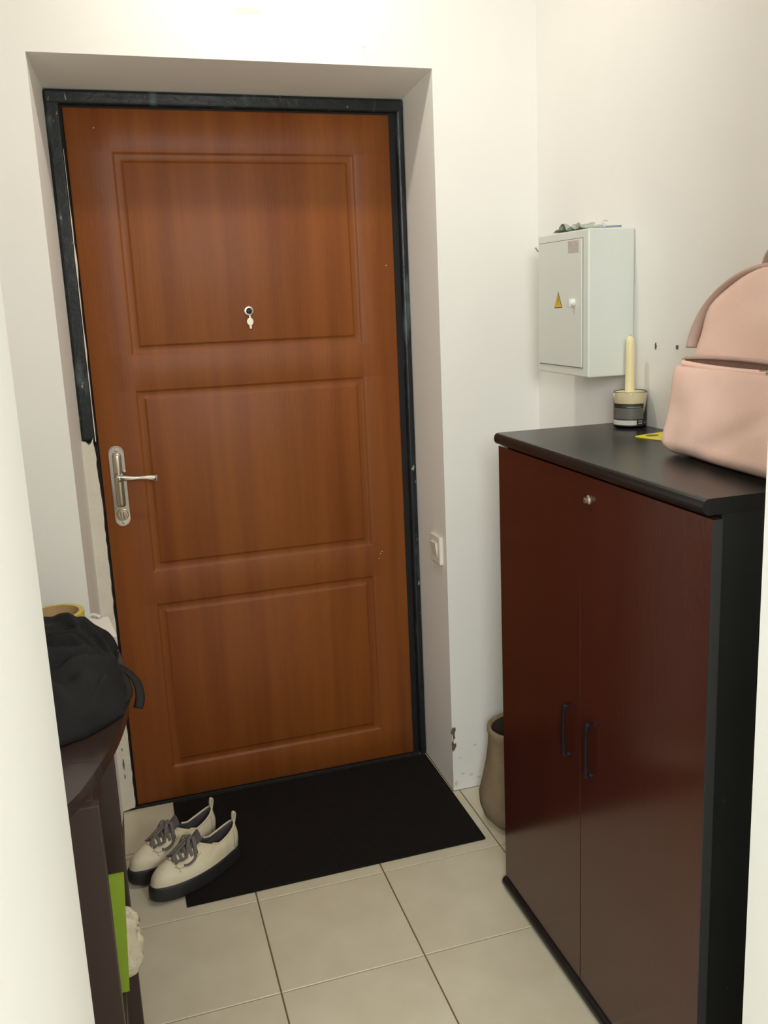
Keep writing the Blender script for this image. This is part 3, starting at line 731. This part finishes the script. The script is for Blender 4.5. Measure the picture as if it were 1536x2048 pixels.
# ---------------------------------------------------------------- sneakers
def lerp(a, b, t): return a+(b-a)*t
SL = .272
def outline_pt(phi, sc=1.0):
    """foot outline, phi=0 toe tip (+x), counter-clockwise; heel at x=0"""
    c, s = math.cos(phi), math.sin(phi)
    x = SL/2+SL/2*math.copysign(abs(c)**.82, c)
    u = x/SL
    hw = .033+.014*math.sin(min(1, max(0, (u-.15)/.9))*math.pi)**1.0+.002
    y = hw*math.copysign(abs(s)**.72, s)+.003*math.sin(u*math.pi)
    return Vector((SL/2+(x-SL/2)*sc, y*sc, 0))
def open_pt(phi):
    c, s = math.cos(phi), math.sin(phi)
    x = .073+.063*c; y = .024*math.copysign(abs(s)**.85, s)*(1-.22*max(0, c))
    z = .096-.016*abs(s)**1.5+(.018*c if c > 0 else .012*(-c))
    return Vector((x, y, z))
SZ = .038
def surf(phi, t):
    A = outline_pt(phi, .955); O = open_pt(phi)
    dist = (Vector((O.x, O.y))-Vector((A.x, A.y))).length
    k = min(1, dist/.13)
    zt = t**(1-.45*k); ht = t**(1.0+.25*k)
    z = SZ+.002+(O.z-SZ-.002)*(zt if k > .3 else t)
    p = Vector((lerp(A.x, O.x, ht), lerp(A.y, O.y, ht), z))
    bul = math.sin(math.pi*t)*.006*(1-.5*k)
    n2 = Vector((A.x-O.x, A.y-O.y, 0)); n2.normalize()
    if k < .5: p += n2*bul
    # puff the toe box
    if k >= .5: p.z += .003*math.sin(math.pi*min(1, t*2.2))*(1 if t < .45 else 0)
    return p
def make_shoe(label, loc, rz, mirror=1):
    sh = thing('sneaker', label, 'sneaker', loc, rz, 'pair of white sneakers by the doormat')
    NP = 96
    rings = [[surf(2*math.pi*i/NP, j/16) for i in range(NP)] for j in range(17)]
    bm = bmesh.new(); loft(bm, rings, True)
    bvh = BVHTree.FromBMesh(bm)
    up_ = obj('upper', bm, [M['shoe'], M['lining']], sh, smooth=True)
    # lining: same surface pulled inwards, plus an insole
    bm = bmesh.new(); R_ = []
    for j in range(16, -1, -1):
        ring = []
        for i in range(NP):
            phi = 2*math.pi*i/NP; p = surf(phi, j/16); c = Vector((max(.03, min(.20, p.x)), 0, p.z))
            d = (c-p); d.z = 0
            off = .0035 if j < 16 else .0012
            q_ = p+(d.normalized()*min(off, d.length*.5) if d.length > 1e-5 else d)
            q_.z -= .003 if j < 16 else -.0006
            ring.append(q_)
        R_.append(ring)
    loft(bm, R_, True); obj('lining', bm, M['lining'], sh, smooth=True, label='grey inner lining')
    bm = bmesh.new(); tube(bm, [open_pt(2*math.pi*i/40)+Vector((0, 0, .0005)) for i in range(8, 33)], .0026, 8, smooth=2); obj('collar', bm, M['shoe'], sh, smooth=True)
    bm = bmesh.new(); R_ = []
    for z, sc in ((0, .965), (.003, .99), (.012, 1.0), (.028, 1.0), (SZ-.002, .99), (SZ+.003, .965), (SZ+.0035, .945)):
        ring = []
        for i in range(NP):
            p = outline_pt(2*math.pi*i/NP, sc); p.z = z+(.006*max(0, (p.x/SL-.82)/.18)**2 if z < .01 else 0); ring.append(p)
        R_.append(ring)
    loft(bm, R_, True, True, True); obj('sole', bm, M['sole'], sh, smooth=True, label='thick black platform sole')
    def drop(x, y, h=.0):
        r_ = bvh.ray_cast(Vector((x, y, .3)), Vector((0, 0, -1)))
        z = r_[0].z if r_[0] else .07
        return Vector((x, y, z+h))
    # tongue
    bm = bmesh.new(); R_ = []
    for i in range(9):
        t = i/8; x = .180-.060*t
        zz = drop(x, 0).z if x > .140 else None
        R_.append([])
        for q_ in range(9):
            y = (-1+q_/4)*(.011+.008*t)
            base = drop(max(x, .139), y*.9).z
            R_[-1].append(Vector((x, y, base+.0015+(.018*max(0, t-.6)/.4)-abs(y)*.12)))
    loft(bm, R_, False); tg = obj('tongue', bm, M['lining'], sh, smooth=True); mod(tg, 'SOLIDIFY', thickness=.004, offset=0)
    # eyestay seams, toe-cap seam, heel seam
    for sgn in (1, -1):
        bm = bmesh.new()
        pts = [drop(x, sgn*y, .0004) for x, y in ((.132, .026), (.150, .030), (.170, .032), (.196, .031), (.210, .022))]
        tube(bm, pts, .0007, 6, smooth=3); obj('seam', bm, M['seam'], sh)
    bm = bmesh.new(); tube(bm, [drop(.212-.0+.0*abs(y)-abs(y)*.35, y, .0004) for y in [-.036+.006*i for i in range(13)]], .0008, 6, smooth=2); obj('seam', bm, M['seam'], sh)
    for sgn in (1, -1):
        bm = bmesh.new(); ph = math.pi-sgn*.62; tube(bm, [surf(ph, t/8)+Vector((0, sgn*.0008, 0)) for t in range(0, 8)], .0007, 6, smooth=2); obj('seam', bm, M['seam'], sh)
    # laces: rows across, loops and ends of the bow
    lc = None
    for i in range(5):
        x = .139+i*.0142; yw = .0235-i*.0012
        bm = bmesh.new()
        ysn = [-yw+2*yw*q_/8 for q_ in range(9)]
        pts = [drop(x+(.004*(q_/8)), y, .0026+.0018*math.sin(math.pi*q_/8)) for q_, y in enumerate(ysn)]
        pts = [drop(x, -yw-.001, -.001)]+pts+[drop(x+.004, yw+.001, -.001)]
        tube(bm, pts, 0, 8, flat=(.0044, .0022), smooth=3); obj('lace', bm, M['lace'], sh, smooth=True)
    bm = bmesh.new(); k = drop(.146, 0, .009)
    for sgn in (1, -1):
        tube(bm, [k, k+Vector((.012, sgn*.013, .006)), drop(.176, sgn*.024, .007), drop(.203, sgn*.017, .006), drop(.196, sgn*.006, .007), k+Vector((.010, sgn*.005, .002)), k], 0, 8, flat=(.0052, .0022))
        tube(bm, [k, k+Vector((-.004, sgn*.012, .001)), drop(.150, sgn*.028, .003), drop(.172, sgn*.034, .003), drop(.186, sgn*.031, .003)], 0, 8, flat=(.0050, .0020))
    tube(bm, [k+Vector((0, -.006, 0)), k+Vector((0, 0, .003)), k+Vector((0, .006, 0))], .0055, 8)
    obj('lace', bm, M['lace'], sh, smooth=True, label='tied grey bow')
    # heel pull tab
    bm = bmesh.new(); hp = open_pt(math.pi)
    tube(bm, [hp+Vector((.001, 0, -.014)), hp+Vector((-.0045, 0, .004)), hp+Vector((-.0075, 0, .020)), hp+Vector((-.003, 0, .0245)), hp+Vector((.0005, 0, .018)), hp+Vector((.002, 0, .0))], 0, 8, flat=(.0058, .0017), upv=(1, 0, .2))
    obj('heel_tab', bm, M['shoe'], sh, smooth=True)
    return sh
ang = math.atan2(-.47, -.88)
make_shoe('white lace-up sneaker with black platform sole, nearer one of the pair', (.256, -.100, .0068), ang)
make_shoe('white lace-up sneaker, the one behind its mate, toe beside the console', (.206, -.006, .0068), ang)

# ---------------------------------------------------------------- ceiling lamp (above the frame)
bm = bmesh.new(); lathe(bm, [(.06, 0), (.06, -.010), (.045, -.014)], n=32)
o = obj('ceiling_lamp', bm, M['chrome2'], None, loc=(.50, -.42, CEIL)); tag(o, 'small round ceiling lamp above the door recess', 'lamp')
